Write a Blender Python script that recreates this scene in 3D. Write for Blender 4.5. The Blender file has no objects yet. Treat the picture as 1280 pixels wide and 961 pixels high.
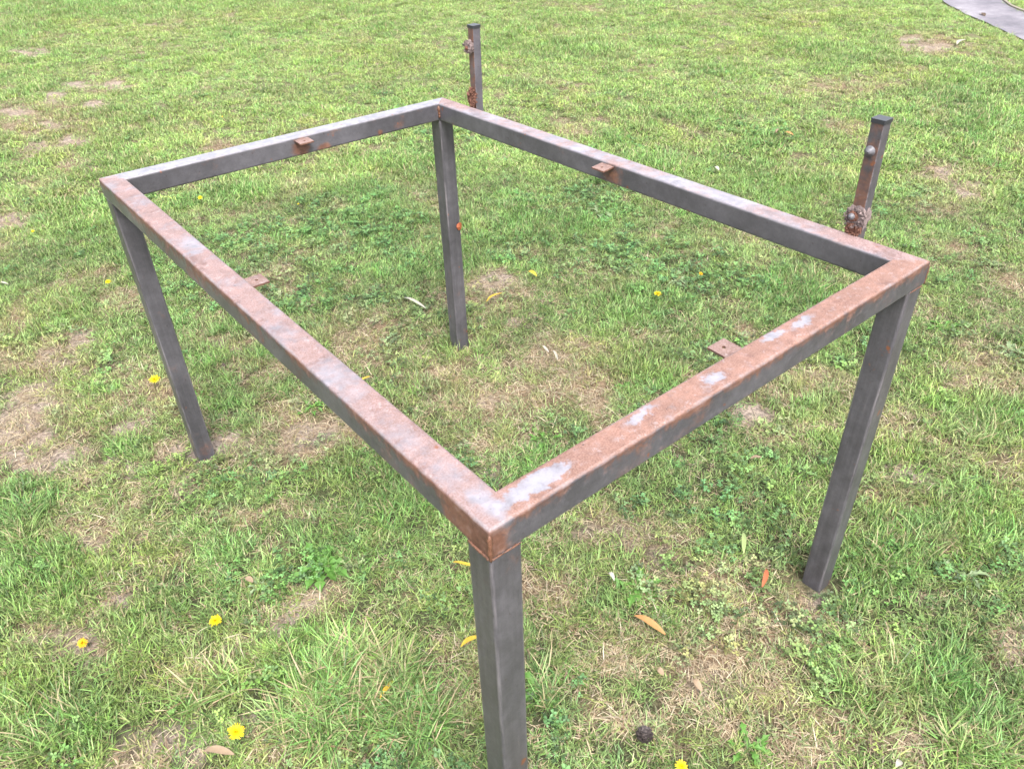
import bpy, bmesh, math, random
import numpy as np
from mathutils import Vector, Matrix

random.seed(7)
rng = np.random.default_rng(11)
scene = bpy.context.scene
COL = scene.collection

# ------------------------------------------------------------------ camera
H = 0.869                       # height of the frame's top
CAM = np.array([-0.3673, -0.5156, 0.6548 + H])
YAW, PITCH, ROLL, FPX = 0.6701, 0.6176, -0.0349, 977.05
fw = np.array([math.cos(PITCH)*math.sin(YAW), math.cos(PITCH)*math.cos(YAW), -math.sin(PITCH)])
rt = np.array([math.cos(YAW), -math.sin(YAW), 0.0]); up = np.cross(rt, fw)
cr, sr = math.cos(ROLL), math.sin(ROLL)
CM = np.array([cr*rt + sr*up, -sr*rt + cr*up, fw])

def at(px, py, z=0.0):
    """photograph position -> point of the place at height z"""
    d = CM.T @ np.array([(px-640)/FPX, -(py-480.5)/FPX, 1.0])
    t = (z - CAM[2]) / d[2]
    return CAM + t*d

cam_data = bpy.data.cameras.new('camera'); cam = bpy.data.objects.new('camera', cam_data)
COL.objects.link(cam); scene.camera = cam
cam_data.sensor_width = 36; cam_data.lens = FPX/1280*36
cam_data.clip_start = 0.02; cam_data.clip_end = 2000
M = Matrix.Identity(4)
for i in range(3):
    M[i][0] = CM[0][i]; M[i][1] = CM[1][i]; M[i][2] = -CM[2][i]; M[i][3] = CAM[i]
cam.matrix_world = M
cam_data.dof.use_dof = True; cam_data.dof.focus_distance = 2.2; cam_data.dof.aperture_fstop = 11

# ------------------------------------------------------------------ light: bright overcast
SUN_EL, SUN_AZ = math.radians(58), math.radians(205)      # azimuth clockwise from +Y
world = bpy.data.worlds.new('World'); scene.world = world; world.use_nodes = True
nt = world.node_tree; nt.nodes.clear()
wo = nt.nodes.new('ShaderNodeOutputWorld'); bg = nt.nodes.new('ShaderNodeBackground')
sky = nt.nodes.new('ShaderNodeTexSky'); sky.sky_type = 'NISHITA'; sky.sun_disc = False
sky.sun_elevation = SUN_EL; sky.sun_rotation = SUN_AZ; sky.dust_density = 4; sky.air_density = 1.0
hsv = nt.nodes.new('ShaderNodeHueSaturation'); hsv.inputs['Saturation'].default_value = 0.35
nt.links.new(sky.outputs[0], hsv.inputs['Color']); nt.links.new(hsv.outputs[0], bg.inputs['Color'])
bg.inputs['Strength'].default_value = 0.15
nt.links.new(bg.outputs[0], wo.inputs[0])
sd = bpy.data.lights.new('sun', 'SUN'); sun = bpy.data.objects.new('sun', sd); COL.objects.link(sun)
sd.energy = 1.5; sd.angle = math.radians(22); sd.color = (1.0, 0.97, 0.92)
sdir = Vector((math.sin(SUN_AZ)*math.cos(SUN_EL), math.cos(SUN_AZ)*math.cos(SUN_EL), math.sin(SUN_EL)))
sun.rotation_euler = sdir.to_track_quat('Z', 'Y').to_euler()
scene.view_settings.view_transform = 'Standard'; scene.view_settings.look = 'None'
scene.view_settings.gamma = 1; scene.view_settings.exposure = 1.95
scene.render.engine = 'CYCLES'
scene.cycles.max_bounces = 6

# ------------------------------------------------------------------ helpers
def tag(o, label=None, cat=None, group=None, kind=None):
    if label: o['label'] = label
    if cat: o['category'] = cat
    if group: o['group'] = group
    if kind: o['kind'] = kind
    return o

def empty(name, loc=(0, 0, 0)):
    o = bpy.data.objects.new(name, None); o.empty_display_size = 0.05
    o.location = loc; COL.objects.link(o); return o

def mesh_obj(name, verts, faces, mat, parent=None, smooth=False, loc=None):
    me = bpy.data.meshes.new(name); me.from_pydata([tuple(v) for v in verts], [], faces); me.update()
    if mat: me.materials.append(mat)
    if smooth: me.polygons.foreach_set('use_smooth', [True]*len(me.polygons))
    o = bpy.data.objects.new(name, me); COL.objects.link(o)
    if parent: o.parent = parent
    if loc is not None: o.location = loc
    return o

class NT:
    """small helper round a material's node tree"""
    def __init__(s, name):
        s.m = bpy.data.materials.new(name); s.m.use_nodes = True; s.t = s.m.node_tree; s.t.nodes.clear()
    def n(s, typ, **kw):
        nd = s.t.nodes.new(typ)
        for k, v in kw.items():
            if k.startswith('i_'):
                nd.inputs[int(k[2:]) if k[2:].isdigit() else k[2:].replace('_', ' ')].default_value = v
            else: setattr(nd, k, v)
        return nd
    def l(s, a, b): s.t.links.new(a, b)
    def put(s, sock, v):
        if isinstance(v, bpy.types.NodeSocket): s.l(v, sock)
        else: sock.default_value = v
    def math(s, op, a, b=0.0, c=None, clamp=False):
        nd = s.n('ShaderNodeMath', operation=op, use_clamp=clamp)
        s.put(nd.inputs[0], a); s.put(nd.inputs[1], b)
        if c is not None: s.put(nd.inputs[2], c)
        return nd.outputs[0]
    def mix(s, f, a, b, mode='MIX'):
        nd = s.n('ShaderNodeMix', data_type='RGBA', blend_type=mode)
        s.put(nd.inputs[0], f)
        for i, v in ((6, a), (7, b)):
            s.put(nd.inputs[i], v if isinstance(v, bpy.types.NodeSocket) else tuple(v)+((1,) if len(v) == 3 else ()))
        return nd.outputs[2]
    def noise(s, vec, scale, detail=4, rough=0.6, dist=0.0):
        nd = s.n('ShaderNodeTexNoise'); s.l(vec, nd.inputs['Vector'])
        nd.inputs['Scale'].default_value = scale; nd.inputs['Detail'].default_value = detail
        nd.inputs['Roughness'].default_value = rough; nd.inputs['Distortion'].default_value = dist
        return nd.outputs[0]
    def sstep(s, v, a, b, lo=0.0, hi=1.0):
        nd = s.n('ShaderNodeMapRange', interpolation_type='SMOOTHSTEP')
        s.put(nd.inputs[0], v)
        for i, x in ((1, a), (2, b), (3, lo), (4, hi)): nd.inputs[i].default_value = x
        return nd.outputs[0]
    def ramp(s, f, stops):
        nd = s.n('ShaderNodeValToRGB'); s.l(f, nd.inputs[0]); e = nd.color_ramp.elements
        while len(e) < len(stops): e.new(0.5)
        for el, (p, c) in zip(e, stops): el.position = p; el.color = tuple(c)+(1,)
        return nd.outputs[0]
    def ellipse(s, P, c, r):
        """1 at c falling to 0 at the ellipsoid of radii r"""
        a = s.n('ShaderNodeVectorMath', operation='SUBTRACT'); s.l(P, a.inputs[0]); a.inputs[1].default_value = c
        b = s.n('ShaderNodeVectorMath', operation='DIVIDE'); s.l(a.outputs[0], b.inputs[0]); b.inputs[1].default_value = r
        d = s.n('ShaderNodeVectorMath', operation='LENGTH'); s.l(b.outputs[0], d.inputs[0])
        return s.math('SUBTRACT', 1.0, d.outputs['Value'], clamp=True)
    def out(s, shader): 
        o = s.n('ShaderNodeOutputMaterial'); s.l(shader, o.inputs[0]); return s.m
    def bsdf(s, col, rough, bump=None, metal=0.0, spec=0.5):
        b = s.n('ShaderNodeBsdfPrincipled')
        s.put(b.inputs['Base Color'], col if isinstance(col, bpy.types.NodeSocket) else tuple(col)+(1,))
        s.put(b.inputs['Roughness'], rough); s.put(b.inputs['Metallic'], metal)
        b.inputs['Specular IOR Level'].default_value = spec
        if bump is not None:
            bp = s.n('ShaderNodeBump'); bp.inputs['Strength'].default_value = bump[1]
            bp.inputs['Distance'].default_value = bump[2]; s.l(bump[0], bp.inputs['Height'])
            s.l(bp.outputs[0], b.inputs['Normal'])
        return b.outputs[0]

# ------------------------------------------------------------------ fields of the lawn
def _vn(x, y, seed):
    xi = np.floor(x).astype(np.int64); yi = np.floor(y).astype(np.int64)
    fx = x-xi; fy = y-yi; fx = fx*fx*(3-2*fx); fy = fy*fy*(3-2*fy)
    def h(a, b):
        v = (a*374761393 + b*668265263 + seed*2147483647) & 0xFFFFFFFF
        v = ((v ^ (v >> 13))*1274126177) & 0xFFFFFFFF
        v = ((v ^ (v >> 16))*2246822519) & 0xFFFFFFFF
        return ((v ^ (v >> 15)) & 0xFFFFFF)/float(0xFFFFFF)
    return (h(xi, yi)*(1-fx)+h(xi+1, yi)*fx)*(1-fy)+(h(xi, yi+1)*(1-fx)+h(xi+1, yi+1)*fx)*fy
def fbm(x, y, scale, seed, oct=4):
    s = 0; a = 0.5; t = 0
    for k in range(oct):
        s = s + a*_vn(x*scale*2**k+17.3*seed, y*scale*2**k-9.1*seed, seed+k); t += a; a *= .55
    return s/t

# patches read off the photograph: (x, y, half width, half height) where the turf changes
PATCH = {
 'bare': [(38,66,22,5),(104,107,14,5),(141,107,14,5),(65,124,10,7),(17,139,16,6),(64,154,13,5),(96,174,14,6),(47,182,22,4),
          (119,131,12,4),(67,449,34,9),(112,424,22,9),(34,501,40,24),(27,535,36,14),(13,557,28,18),(52,585,34,12),(90,562,28,11),
          (148,585,22,8),(178,530,18,10),(285,558,26,13),(222,567,16,10),(118,680,46,11),(134,761,26,11),(100,808,38,18),
          (380,764,26,20),(349,803,22,14),(208,945,46,18),(222,916,22,12),(302,902,22,8),(1135,590,30,13),(944,518,26,9),
          (1206,238,20,8),(1172,218,22,8),(625,503,22,9),(618,350,26,9),(652,397,12,10),(285,431,28,6),(15,275,18,9),
          (1139,54,16,6),(1030,752,18,8),(1255,800,22,14),(400,549,28,14),(1160,60,26,5)],
 'dry': [(82,208,24,9),(44,230,26,9),(15,275,34,16),(0,305,22,16),(275,181,22,7),(380,232,28,11),(144,508,22,10),(148,374,34,14),
         (285,431,44,14),(316,468,28,12),(396,542,48,26),(349,521,26,12),(23,399,24,12),(222,784,26,12),(353,929,40,24),
         (242,845,30,16),(447,434,38,30),(692,437,44,26),(732,481,40,24),(625,501,46,20),(598,552,26,16),(917,404,18,16),
         (984,542,40,16),(1263,354,22,16),(1203,454,40,30),(1266,485,24,22),(914,731,46,20),(1015,754,34,16),(968,791,34,18),
         (900,831,50,26),(961,855,46,26),(1011,909,56,34),(1260,808,30,26),(1160,60,50,14),(1172,218,40,15),(1206,240,40,14),
         (1065,158,30,10),(1192,312,36,12),(719,161,30,14),(820,672,50,24),(760,640,30,16),(700,760,24,24),(640,505,90,34),
         (760,820,40,26),(560,480,30,18),(118,660,70,24),(200,480,30,16),(60,450,60,30),(40,540,60,50),(1220,545,10,10),
         (420,420,40,18),(880,920,50,30),(1100,540,30,16),(760,900,40,18),(1110,615,50,22),(90,800,70,34),(620,360,40,20),
         (340,345,30,18),(330,640,60,12),(1180,255,60,14),(1050,110,80,12),(50,150,100,30)],
 'yellow': [(944,60,70,24),(1135,97,70,12),(860,175,40,16),(833,165,40,12),(1000,25,120,14),(400,152,34,8),(140,700,60,20),(30,860,50,30),
            (60,480,50,20),(210,850,60,20),(700,130,50,14),(1120,560,60,20),(780,450,60,24),(120,30,70,9),(340,20,60,10),(470,70,80,20)],
 'lush': [(84,384,42,15),(44,414,36,13),(110,495,30,14),(60,535,20,12),(168,565,34,14),(285,508,34,16),(27,741,50,26),(991,365,60,26),
          (1001,495,46,18),(1219,535,64,28),(1135,684,66,28),(1085,751,44,20),(1135,858,66,36),(894,89,26,9),(1125,201,24,14),
          (655,34,40,9),(632,57,34,9),(840,205,34,14),(816,454,50,24),(783,387,44,20),(575,440,34,10),(540,480,40,20),
          (1240,150,50,24),(1200,120,40,12),(120,10,170,14),(30,30,60,20),(500,590,50,28),(500,640,40,26),(440,860,90,46),
          (700,590,60,24),(70,900,70,40),(20,640,40,30),(650,270,70,24),(560,330,60,20),(300,240,50,16),(470,200,60,16),
          (700,60,80,16),(60,700,44,20),(300,690,40,16),(1000,60,40,8)],
 'clover': [(141,458,34,18),(300,590,90,20),(380,377,60,26),(330,350,50,30),(440,290,90,40),(360,300,90,30),(780,320,60,30),
            (420,720,50,24),(330,740,50,24),(960,430,40,12),(700,540,40,20),(470,550,40,24),(1200,725,50,18),(690,250,50,14),
            (860,745,60,22),(930,940,60,22),(960,780,40,20),(680,930,30,34),(1090,600,40,16),(1225,330,40,20),(640,310,50,20),
            (740,250,60,20),(880,350,60,24),(200,250,50,16),(480,380,50,18),(1220,430,50,16),(330,900,40,24)],
}
def _ell(px, py, rx, ry):
    g = at(px, py)[:2]; ax = at(px+rx, py)[:2]-g; ay = g-at(px, py+ry)[:2]
    return g, np.linalg.inv(np.array([ax, ay]).T)
ELL = {k: [_ell(*p) for p in v] for k, v in PATCH.items()}
def fields(x, y):
    x = np.asarray(x, float); y = np.asarray(y, float)
    wx = x + (fbm(x, y, 9, 3)-.5)*.16 + (fbm(x, y, 30, 4)-.5)*.05
    wy = y + (fbm(x, y, 9, 5)-.5)*.16 + (fbm(x, y, 30, 6)-.5)*.05
    F = {}
    for k, L in ELL.items():
        v = np.zeros_like(x)
        for g, m in L:
            dx = wx-g[0]; dy = wy-g[1]
            u = m[0, 0]*dx+m[0, 1]*dy; w = m[1, 0]*dx+m[1, 1]*dy
            v = np.maximum(v, np.exp(-(u*u+w*w)*1.0))
        F[k] = v
    F['dry'] = np.clip(F['dry']*.85 + np.clip((fbm(x, y, 2.2, 21)-.55)*2.2, 0, .4) + np.clip((fbm(x, y, 8, 22)-.57)*4, 0, .7)*np.clip(1.25-np.hypot(x, y)/5, .2, 1), 0, 1)
    F['lush'] = np.clip(F['lush']*.9 + np.clip((fbm(x, y, 2.6, 31)-.52)*2.6, 0, .6) + np.clip((fbm(x, y, 7, 32)-.58)*2, 0, .5), 0, 1)*(1-.6*F['bare'])
    F['clover'] = np.clip(F['clover']*.8 + np.clip((fbm(x, y, 3.1, 41)-.56)*3, 0, .7), 0, 1)*(1-F['bare'])
    F['yellow'] = np.clip(F['yellow']*.8 + np.clip((fbm(x, y, 1.4, 51)-.5)*2, 0, .6), 0, 1)
    F['bare'] = np.clip(F['bare']*(1.25+.5*np.clip((np.hypot(x, y)-3)/3, 0, 1)) + np.clip((fbm(x, y, 6, 61)-.68)*4, 0, .6)*np.clip(1.4-np.hypot(x, y)/4, .1, 1), 0, 1)
    return F

# the path crosses behind the lawn at the upper right
near_edge = [at(*p)[:2] for p in ((1168,-6),(1190,9),(1210,19),(1232,29),(1256,40),(1285,54),(1330,74),(1400,104))]
far_edge = [at(*p)[:2] for p in ((1238,-10),(1252,1),(1262,9),(1274,14),(1290,20),(1330,32),(1400,52))]
near_edge = [near_edge[0]+(near_edge[0]-near_edge[1])*k for k in (14, 7, 3, 1)] + near_edge
near_edge += [near_edge[-1]+(near_edge[-1]-near_edge[-2])*k for k in (1, 4)]
far_edge = [far_edge[0]+(near_edge[0]-near_edge[3])*k/13 for k in (13, 7, 3, 1)] + far_edge
far_edge += [far_edge[-1]+(near_edge[-1]-near_edge[-3])*k/4 for k in (1, 4)]
PATHPOLY = np.array(near_edge + far_edge[::-1])
def in_poly(x, y, poly):
    c = np.zeros(np.shape(x), bool); n = len(poly)
    for i in range(n):
        x1, y1 = poly[i]; x2, y2 = poly[(i+1) % n]
        if y1 == y2: continue
        c ^= ((y1 > y) != (y2 > y)) & (x < (x2-x1)*(y-y1)/(y2-y1)+x1)
    return c
def path_dist(x, y):
    d = np.full(np.shape(x), 1e9)
    P = np.r_[PATHPOLY, PATHPOLY[:1]]
    for a, b in zip(P[:-1], P[1:]):
        ab = b-a; t = np.clip(((x-a[0])*ab[0]+(y-a[1])*ab[1])/(ab@ab+1e-9), 0, 1)
        d = np.minimum(d, np.hypot(x-a[0]-t*ab[0], y-a[1]-t*ab[1]))
    return np.where(in_poly(x, y, PATHPOLY), -d, d)

def ground_z(x, y, pd=None):
    x = np.asarray(x, float); y = np.asarray(y, float)
    z = (fbm(x, y, 1.1, 71, 3)-.5)*.035 + (fbm(x, y, 7, 72, 3)-.5)*.018
    for lx, ly in LEGS: z = z*(1-.9*np.exp(-((x-lx)**2+(y-ly)**2)/.02))
    pd = path_dist(x, y) if pd is None else pd
    return np.where(pd < .25, z*np.clip(pd/.25, 0, 1)-.012*np.clip(1-pd/.1, 0, 1), z)
A = np.array([0., 0.]); B = np.array([1.014, 0.]); C_ = np.array([1.004, 1.504]); D = np.array([0.008, 1.530])
LEGS = [A+.025, B+(-.025, .025), C_-.025, D+(.025, -.025)]

# ------------------------------------------------------------------ ground
def ground():
    def ax(lo, hi, st):
        c = list(np.arange(lo, hi, st)); s = st
        a, b = [c[0]], [c[-1]]
        while b[-1] < 300: s *= 1.35; b.append(b[-1]+s)
        s = st
        while a[-1] > -300: s *= 1.35; a.append(a[-1]-s)
        return np.array(a[::-1]+c[1:-1]+b)
    X = ax(-1.6, 7, .035); Y = ax(-1.2, 8, .035)
    gx, gy = np.meshgrid(X, Y, indexing='ij'); x = gx.ravel(); y = gy.ravel()
    pd = path_dist(x, y)
    z = ground_z(x, y, pd); far = np.hypot(x-3, y-4) > 25; z[far] = 0; 
    n, m = len(X), len(Y)
    i = np.arange(n-1)[:, None]*m+np.arange(m-1)[None]
    faces = np.stack([i, i+m, i+m+1, i+1], -1).reshape(-1, 4)
    F = fields(x, y)
    soil = np.array([.265, .212, .175]); straw = np.array([.20, .14, .09]); green = np.array([.062, .066, .033])
    g = .75+.5*fbm(x, y, 12, 81)
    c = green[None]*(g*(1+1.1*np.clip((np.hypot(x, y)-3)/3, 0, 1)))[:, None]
    d = np.clip(F['dry']*1.0, 0, 1)[:, None]; c = c*(1-d)+straw*d
    b = np.clip((F['bare']-.12)*1.5, 0, 1)[:, None]; c = c*(1-b)+soil*b
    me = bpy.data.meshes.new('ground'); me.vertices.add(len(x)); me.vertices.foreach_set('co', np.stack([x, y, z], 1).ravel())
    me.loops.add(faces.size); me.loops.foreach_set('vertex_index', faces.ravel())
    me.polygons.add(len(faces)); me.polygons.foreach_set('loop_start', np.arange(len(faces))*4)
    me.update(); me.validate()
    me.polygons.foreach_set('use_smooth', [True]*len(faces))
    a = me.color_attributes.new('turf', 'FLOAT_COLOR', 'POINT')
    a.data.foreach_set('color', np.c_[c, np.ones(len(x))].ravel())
    t = NT('soil_and_thatch')
    P = t.n('ShaderNodeTexCoord').outputs['Object']
    at_ = t.n('ShaderNodeAttribute', attribute_name='turf').outputs['Color']
    n1 = t.noise(P, 90, 6, .7); n2 = t.noise(P, 400, 4, .7); n3 = t.noise(P, 26, 6, .75)
    k = t.math('ADD', t.math('MULTIPLY', n1, 1.3), t.math('MULTIPLY', n3, .7))
    k = t.sstep(k, .7, 1.35, .35, 1.5)
    col = t.mix(1.0, at_, t.n('ShaderNodeCombineColor').outputs[0], 'MULTIPLY')
    cc = [x_ for x_ in t.t.nodes if x_.type == 'COMBINE_COLOR'][0]
    for q in range(3): t.l(k, cc.inputs[q])
    col = t.mix(t.sstep(n2, .6, .72, 0, .6), col, (.24, .2, .14))
    hgt = t.math('ADD', t.math('MULTIPLY', n1, .7), t.math('MULTIPLY', n2, .4))
    me.materials.append(t.out(t.bsdf(col, .95, (hgt, 1.0, .012), spec=.15)))
    o = bpy.data.objects.new('ground', me); COL.objects.link(o); tag(o, kind='structure')
ground()

def path():
    t = NT('path_asphalt'); P = t.n('ShaderNodeTexCoord').outputs['Object']
    n1 = t.noise(P, 2.2, 6, .65); n2 = t.noise(P, 160, 4, .8)
    col = t.ramp(n1, [(.36, (.095, .088, .104)), (.5, (.155, .143, .163)), (.64, (.235, .22, .24))])
    col = t.mix(t.sstep(n2, .4, .7, 0, .5), col, (.09, .084, .098))
    mat = t.out(t.bsdf(col, .85, (n2, .8, .006), spec=.3))
    n = min(len(near_edge), len(far_edge)); ne = near_edge; fe = far_edge
    # ribbon between the two edges, a sheet with slightly ragged borders
    def resample(E, k):
        E = np.array(E); s = np.r_[0, np.cumsum(np.hypot(*np.diff(E, axis=0).T))]; u = np.linspace(0, s[-1], k)
        return np.c_[np.interp(u, s, E[:, 0]), np.interp(u, s, E[:, 1])]
    K = 160; a = resample(ne, K); b = resample(fe, K); v = []; W = 6
    for i in range(K):
        for j in range(W+1):
            p = a[i]*(1-j/W)+b[i]*j/W
            if j == 0: p = p + (b[i]-a[i])/np.linalg.norm(b[i]-a[i])*(random.uniform(-.025, .02))
            v.append((p[0], p[1], .005))
    f = [(i*(W+1)+j, (i+1)*(W+1)+j, (i+1)*(W+1)+j+1, i*(W+1)+j+1) for i in range(K-1) for j in range(W)]
    o = mesh_obj('path', v, f, mat, smooth=True); tag(o, kind='structure')
    # pale worn concrete edging along the far side
    t = NT('edging_concrete'); P = t.n('ShaderNodeTexCoord').outputs['Object']
    n1 = t.noise(P, 30, 5, .7); col = t.ramp(n1, [(.3, (.12, .105, .08)), (.7, (.20, .17, .135))])
    mat = t.out(t.bsdf(col, .9, (n1, .6, .01)))
    v = []; f = []
    for i in range(K):
        d = (b[i]-a[i])/np.linalg.norm(b[i]-a[i])
        for off, z in ((0, -.03), (0.003, .016), (.055, .016), (.06, -.03)):
            p = b[i]+d*off; v.append((p[0], p[1], z))
        if i: 
            for j in range(3): f.append(((i-1)*4+j, i*4+j, i*4+j+1, (i-1)*4+j+1))
    o = mesh_obj('path_edging', v, f, mat); tag(o, kind='structure')
path()

# ------------------------------------------------------------------ the turf: blades, straw, small leaves
def leaf_mat(name, trans=.30, rough=.5, spec=.35):
    t = NT(name)
    tint = t.n('ShaderNodeAttribute', attribute_name='tint', attribute_type='INSTANCER').outputs['Color']
    bc = t.n('ShaderNodeAttribute', attribute_name='blade').outputs['Color']
    sep = t.n('ShaderNodeSeparateColor'); t.l(bc, sep.inputs[0])
    # R = brightness of the blade, G = dryness, B = position along the blade
    dry = t.mix(sep.outputs[0], (.22, .145, .085), (.50, .415, .265))
    br = t.math('MULTIPLY_ADD', t.math('POWER', sep.outputs[0], 1.4), 1.45, .38)
    cc = t.n('ShaderNodeCombineColor')
    for q in range(3): t.l(br, cc.inputs[q])
    col = t.mix(1.0, tint, cc.outputs[0], 'MULTIPLY')
    pale = t.mix(.45, col, (.26, .25, .14))
    col = t.mix(t.sstep(sep.outputs[2], 0, .35, .5, 0), col, pale)
    col = t.mix(sep.outputs[1], col, dry)
    b = t.bsdf(col, rough, spec=spec)
    tr = t.n('ShaderNodeBsdfTranslucent'); t.l(col, tr.inputs[0])
    mx = t.n('ShaderNodeMixShader'); mx.inputs[0].default_value = trans
    t.l(b, mx.inputs[1]); t.l(tr.outputs[0], mx.inputs[2])
    return t.out(mx.outputs[0])
M_GRASS = leaf_mat('grass_blade')

def tuft_mesh(name, blades):
    """blades: list of (base xy, azimuth, length, width, lean0, curl, brightness, dryness)"""
    V = []; Fc = []; Cc = []
    for (bx, by, az, L, w, lean, curl, br, dr) in blades:
        n = 3; ca, sa = math.cos(az), math.sin(az); px, py = -sa, ca; x = y = z = 0.0; th = lean; b0 = len(V)
        tw = random.uniform(-.5, .5)
        for i in range(n+1):
            u = i/n
            ww = w*(1-u**2.2)*.5 if i < n else 0
            cx, cy = bx+ca*x, by+sa*x
            if i < n:
                a = tw*u; qx, qy, qz = px*math.cos(a), py*math.cos(a), math.sin(a)
                V += [(cx-qx*ww, cy-qy*ww, z-qz*ww), (cx+qx*ww, cy+qy*ww, z+qz*ww)]; Cc += [(br, dr, u, 1)]*2
            else: V += [(cx, cy, z)]; Cc += [(br, dr, 1, 1)]
            x += math.sin(th)*L/n; z += math.cos(th)*L/n; th += curl/n
        for i in range(n-1): Fc.append((b0+2*i, b0+2*i+1, b0+2*i+3, b0+2*i+2))
        Fc.append((b0+2*n-2, b0+2*n-1, b0+2*n))
    me = bpy.data.meshes.new(name); me.from_pydata(V, [], Fc); me.update(); me.materials.append(M_GRASS)
    me.polygons.foreach_set('use_smooth', [True]*len(me.polygons))
    a = me.color_attributes.new('blade', 'FLOAT_COLOR', 'POINT'); a.data.foreach_set('color', np.array(Cc).ravel())
    return me
U = random.uniform
def grass_tuft(n, R, L, w, lean, pdry, comb=0):
    bl = []; ang = U(0, 6.28)
    for _ in range(n):
        r = R*math.sqrt(random.random()); a = U(0, 6.28)
        az = ang+random.gauss(0, 1.0) if random.random() < comb else U(0, 6.28)
        dr = U(.6, 1) if random.random() < pdry else (U(0, .25) if random.random() < .5 else 0)
        bl.append((r*math.cos(a), r*math.sin(a), az, U(*L), U(*w), abs(random.gauss(*lean)), U(.2, 1.3), random.random(), dr))
    return bl
def clover_tuft(n, R, s):
    """small rounded leaves in threes held level on thin stalks"""
    V = []; Fc = []; Cc = []
    for _ in range(n):
        r = R*math.sqrt(random.random()); a = U(0, 6.28); h = U(.006, .024); cx, cy = r*math.cos(a), r*math.sin(a)
        ss = s*U(.6, 1.15); a0 = U(0, 6.28); tx, ty = U(-.5, .5), U(-.5, .5); br = random.random()
        for q in range(3):
            an = a0+q*2.094+U(-.2, .2); b0 = len(V)
            for (u, v_) in ((0, 0), (.45, -.34), (.85, -.36), (1.0, 0), (.85, .36), (.45, .34)):
                x = ss*(u*math.cos(an)-v_*math.sin(an)); y = ss*(u*math.sin(an)+v_*math.cos(an))
                V.append((cx+x, cy+y, h+tx*x+ty*y+.25*abs(v_)*ss)); Cc.append((br, 0, .5+.5*u, 1))
            Fc += [(b0, b0+1, b0+2, b0+3), (b0, b0+3, b0+4, b0+5)]
    me = bpy.data.meshes.new('clover_leaves'); me.from_pydata(V, [], Fc); me.update(); me.materials.append(M_GRASS)
    a = me.color_attributes.new('blade', 'FLOAT_COLOR', 'POINT'); a.data.foreach_set('color', np.array(Cc).ravel())
    return me
def source(name, meshes):
    c = bpy.data.collections.new(name)
    for i, me in enumerate(meshes): c.objects.link(bpy.data.objects.new('%s_%02d' % (name, i), me))
    return c, len(meshes)
SRC = {
 'short': source('short_turf', [tuft_mesh('t', grass_tuft(24, .025, (.014, .036), (.0013, .0027), (.85, .4), .10, .45)) for _ in range(10)]),
 'lush': source('lush_turf', [tuft_mesh('t', grass_tuft(24, .024, (.028, .058), (.0017, .0032), (.7, .38), .07, .45)) for _ in range(8)]),
 'tall': source('tall_turf', [tuft_mesh('t', grass_tuft(18, .024, (.05, .12), (.0022, .004), (.7, .35), .2, .5)) for _ in range(6)]),
 'straw': source('straw_turf', [tuft_mesh('t', grass_tuft(24, .03, (.012, .045), (.001, .0022), (1.42, .16), 1.0)) for _ in range(8)]),
 'clover': source('clover_turf', [clover_tuft(12, .026, .0075) for _ in range(5)]),
 'far': source('far_turf', [tuft_mesh('t', grass_tuft(46, .055, (.025, .055), (.003, .0052), (.7, .4), .16)) for _ in range(8)]),
}
def scatter(name, key, x, y, rot, scl, tint, tilt=.12, dz=0.0):
    coll, nv = SRC[key]; n = len(x)
    me = bpy.data.meshes.new(name); me.vertices.add(n)
    me.vertices.foreach_set('co', np.c_[x, y, ground_z(x, y)+dz].ravel())
    def att(nm, typ, val, f):
        a = me.attributes.new(nm, typ, 'POINT'); a.data.foreach_set(f, np.ascontiguousarray(val).ravel())
    att('rot', 'FLOAT_VECTOR', np.c_[rng.normal(0, tilt, n), rng.normal(0, tilt, n), rot], 'vector')
    att('scl', 'FLOAT_VECTOR', scl, 'vector'); att('vid', 'INT', rng.integers(0, nv, n).astype(np.int32), 'value')
    att('tint', 'FLOAT_COLOR', np.c_[tint, np.ones(n)], 'color')
    o = bpy.data.objects.new(name, me); COL.objects.link(o)
    g = bpy.data.node_groups.new(name+'_scatter', 'GeometryNodeTree')
    g.interface.new_socket('Geometry', in_out='INPUT', socket_type='NodeSocketGeometry')
    g.interface.new_socket('Geometry', in_out='OUTPUT', socket_type='NodeSocketGeometry')
    gi = g.nodes.new('NodeGroupInput'); go = g.nodes.new('NodeGroupOutput'); N = g.nodes.new
    iop = N('GeometryNodeInstanceOnPoints'); ci = N('GeometryNodeCollectionInfo')
    ci.inputs['Collection'].default_value = coll; ci.inputs['Separate Children'].default_value = True
    ci.inputs['Reset Children'].default_value = True
    def na(nm, dt):
        q = N('GeometryNodeInputNamedAttribute'); q.data_type = dt; q.inputs[0].default_value = nm; return q.outputs[0]
    L = g.links.new
    e2r = N('FunctionNodeEulerToRotation'); L(na('rot', 'FLOAT_VECTOR'), e2r.inputs[0])
    m2p = N('GeometryNodeMeshToPoints'); L(gi.outputs[0], m2p.inputs[0])
    L(m2p.outputs[0], iop.inputs['Points']); L(ci.outputs[0], iop.inputs['Instance'])
    iop.inputs['Pick Instance'].default_value = True; L(na('vid', 'INT'), iop.inputs['Instance Index'])
    L(e2r.outputs[0], iop.inputs['Rotation']); L(na('scl', 'FLOAT_VECTOR'), iop.inputs['Scale'])
    L(iop.outputs[0], go.inputs[0])
    o.modifiers.new('scatter', 'NODES').node_group = g
    return o

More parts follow.
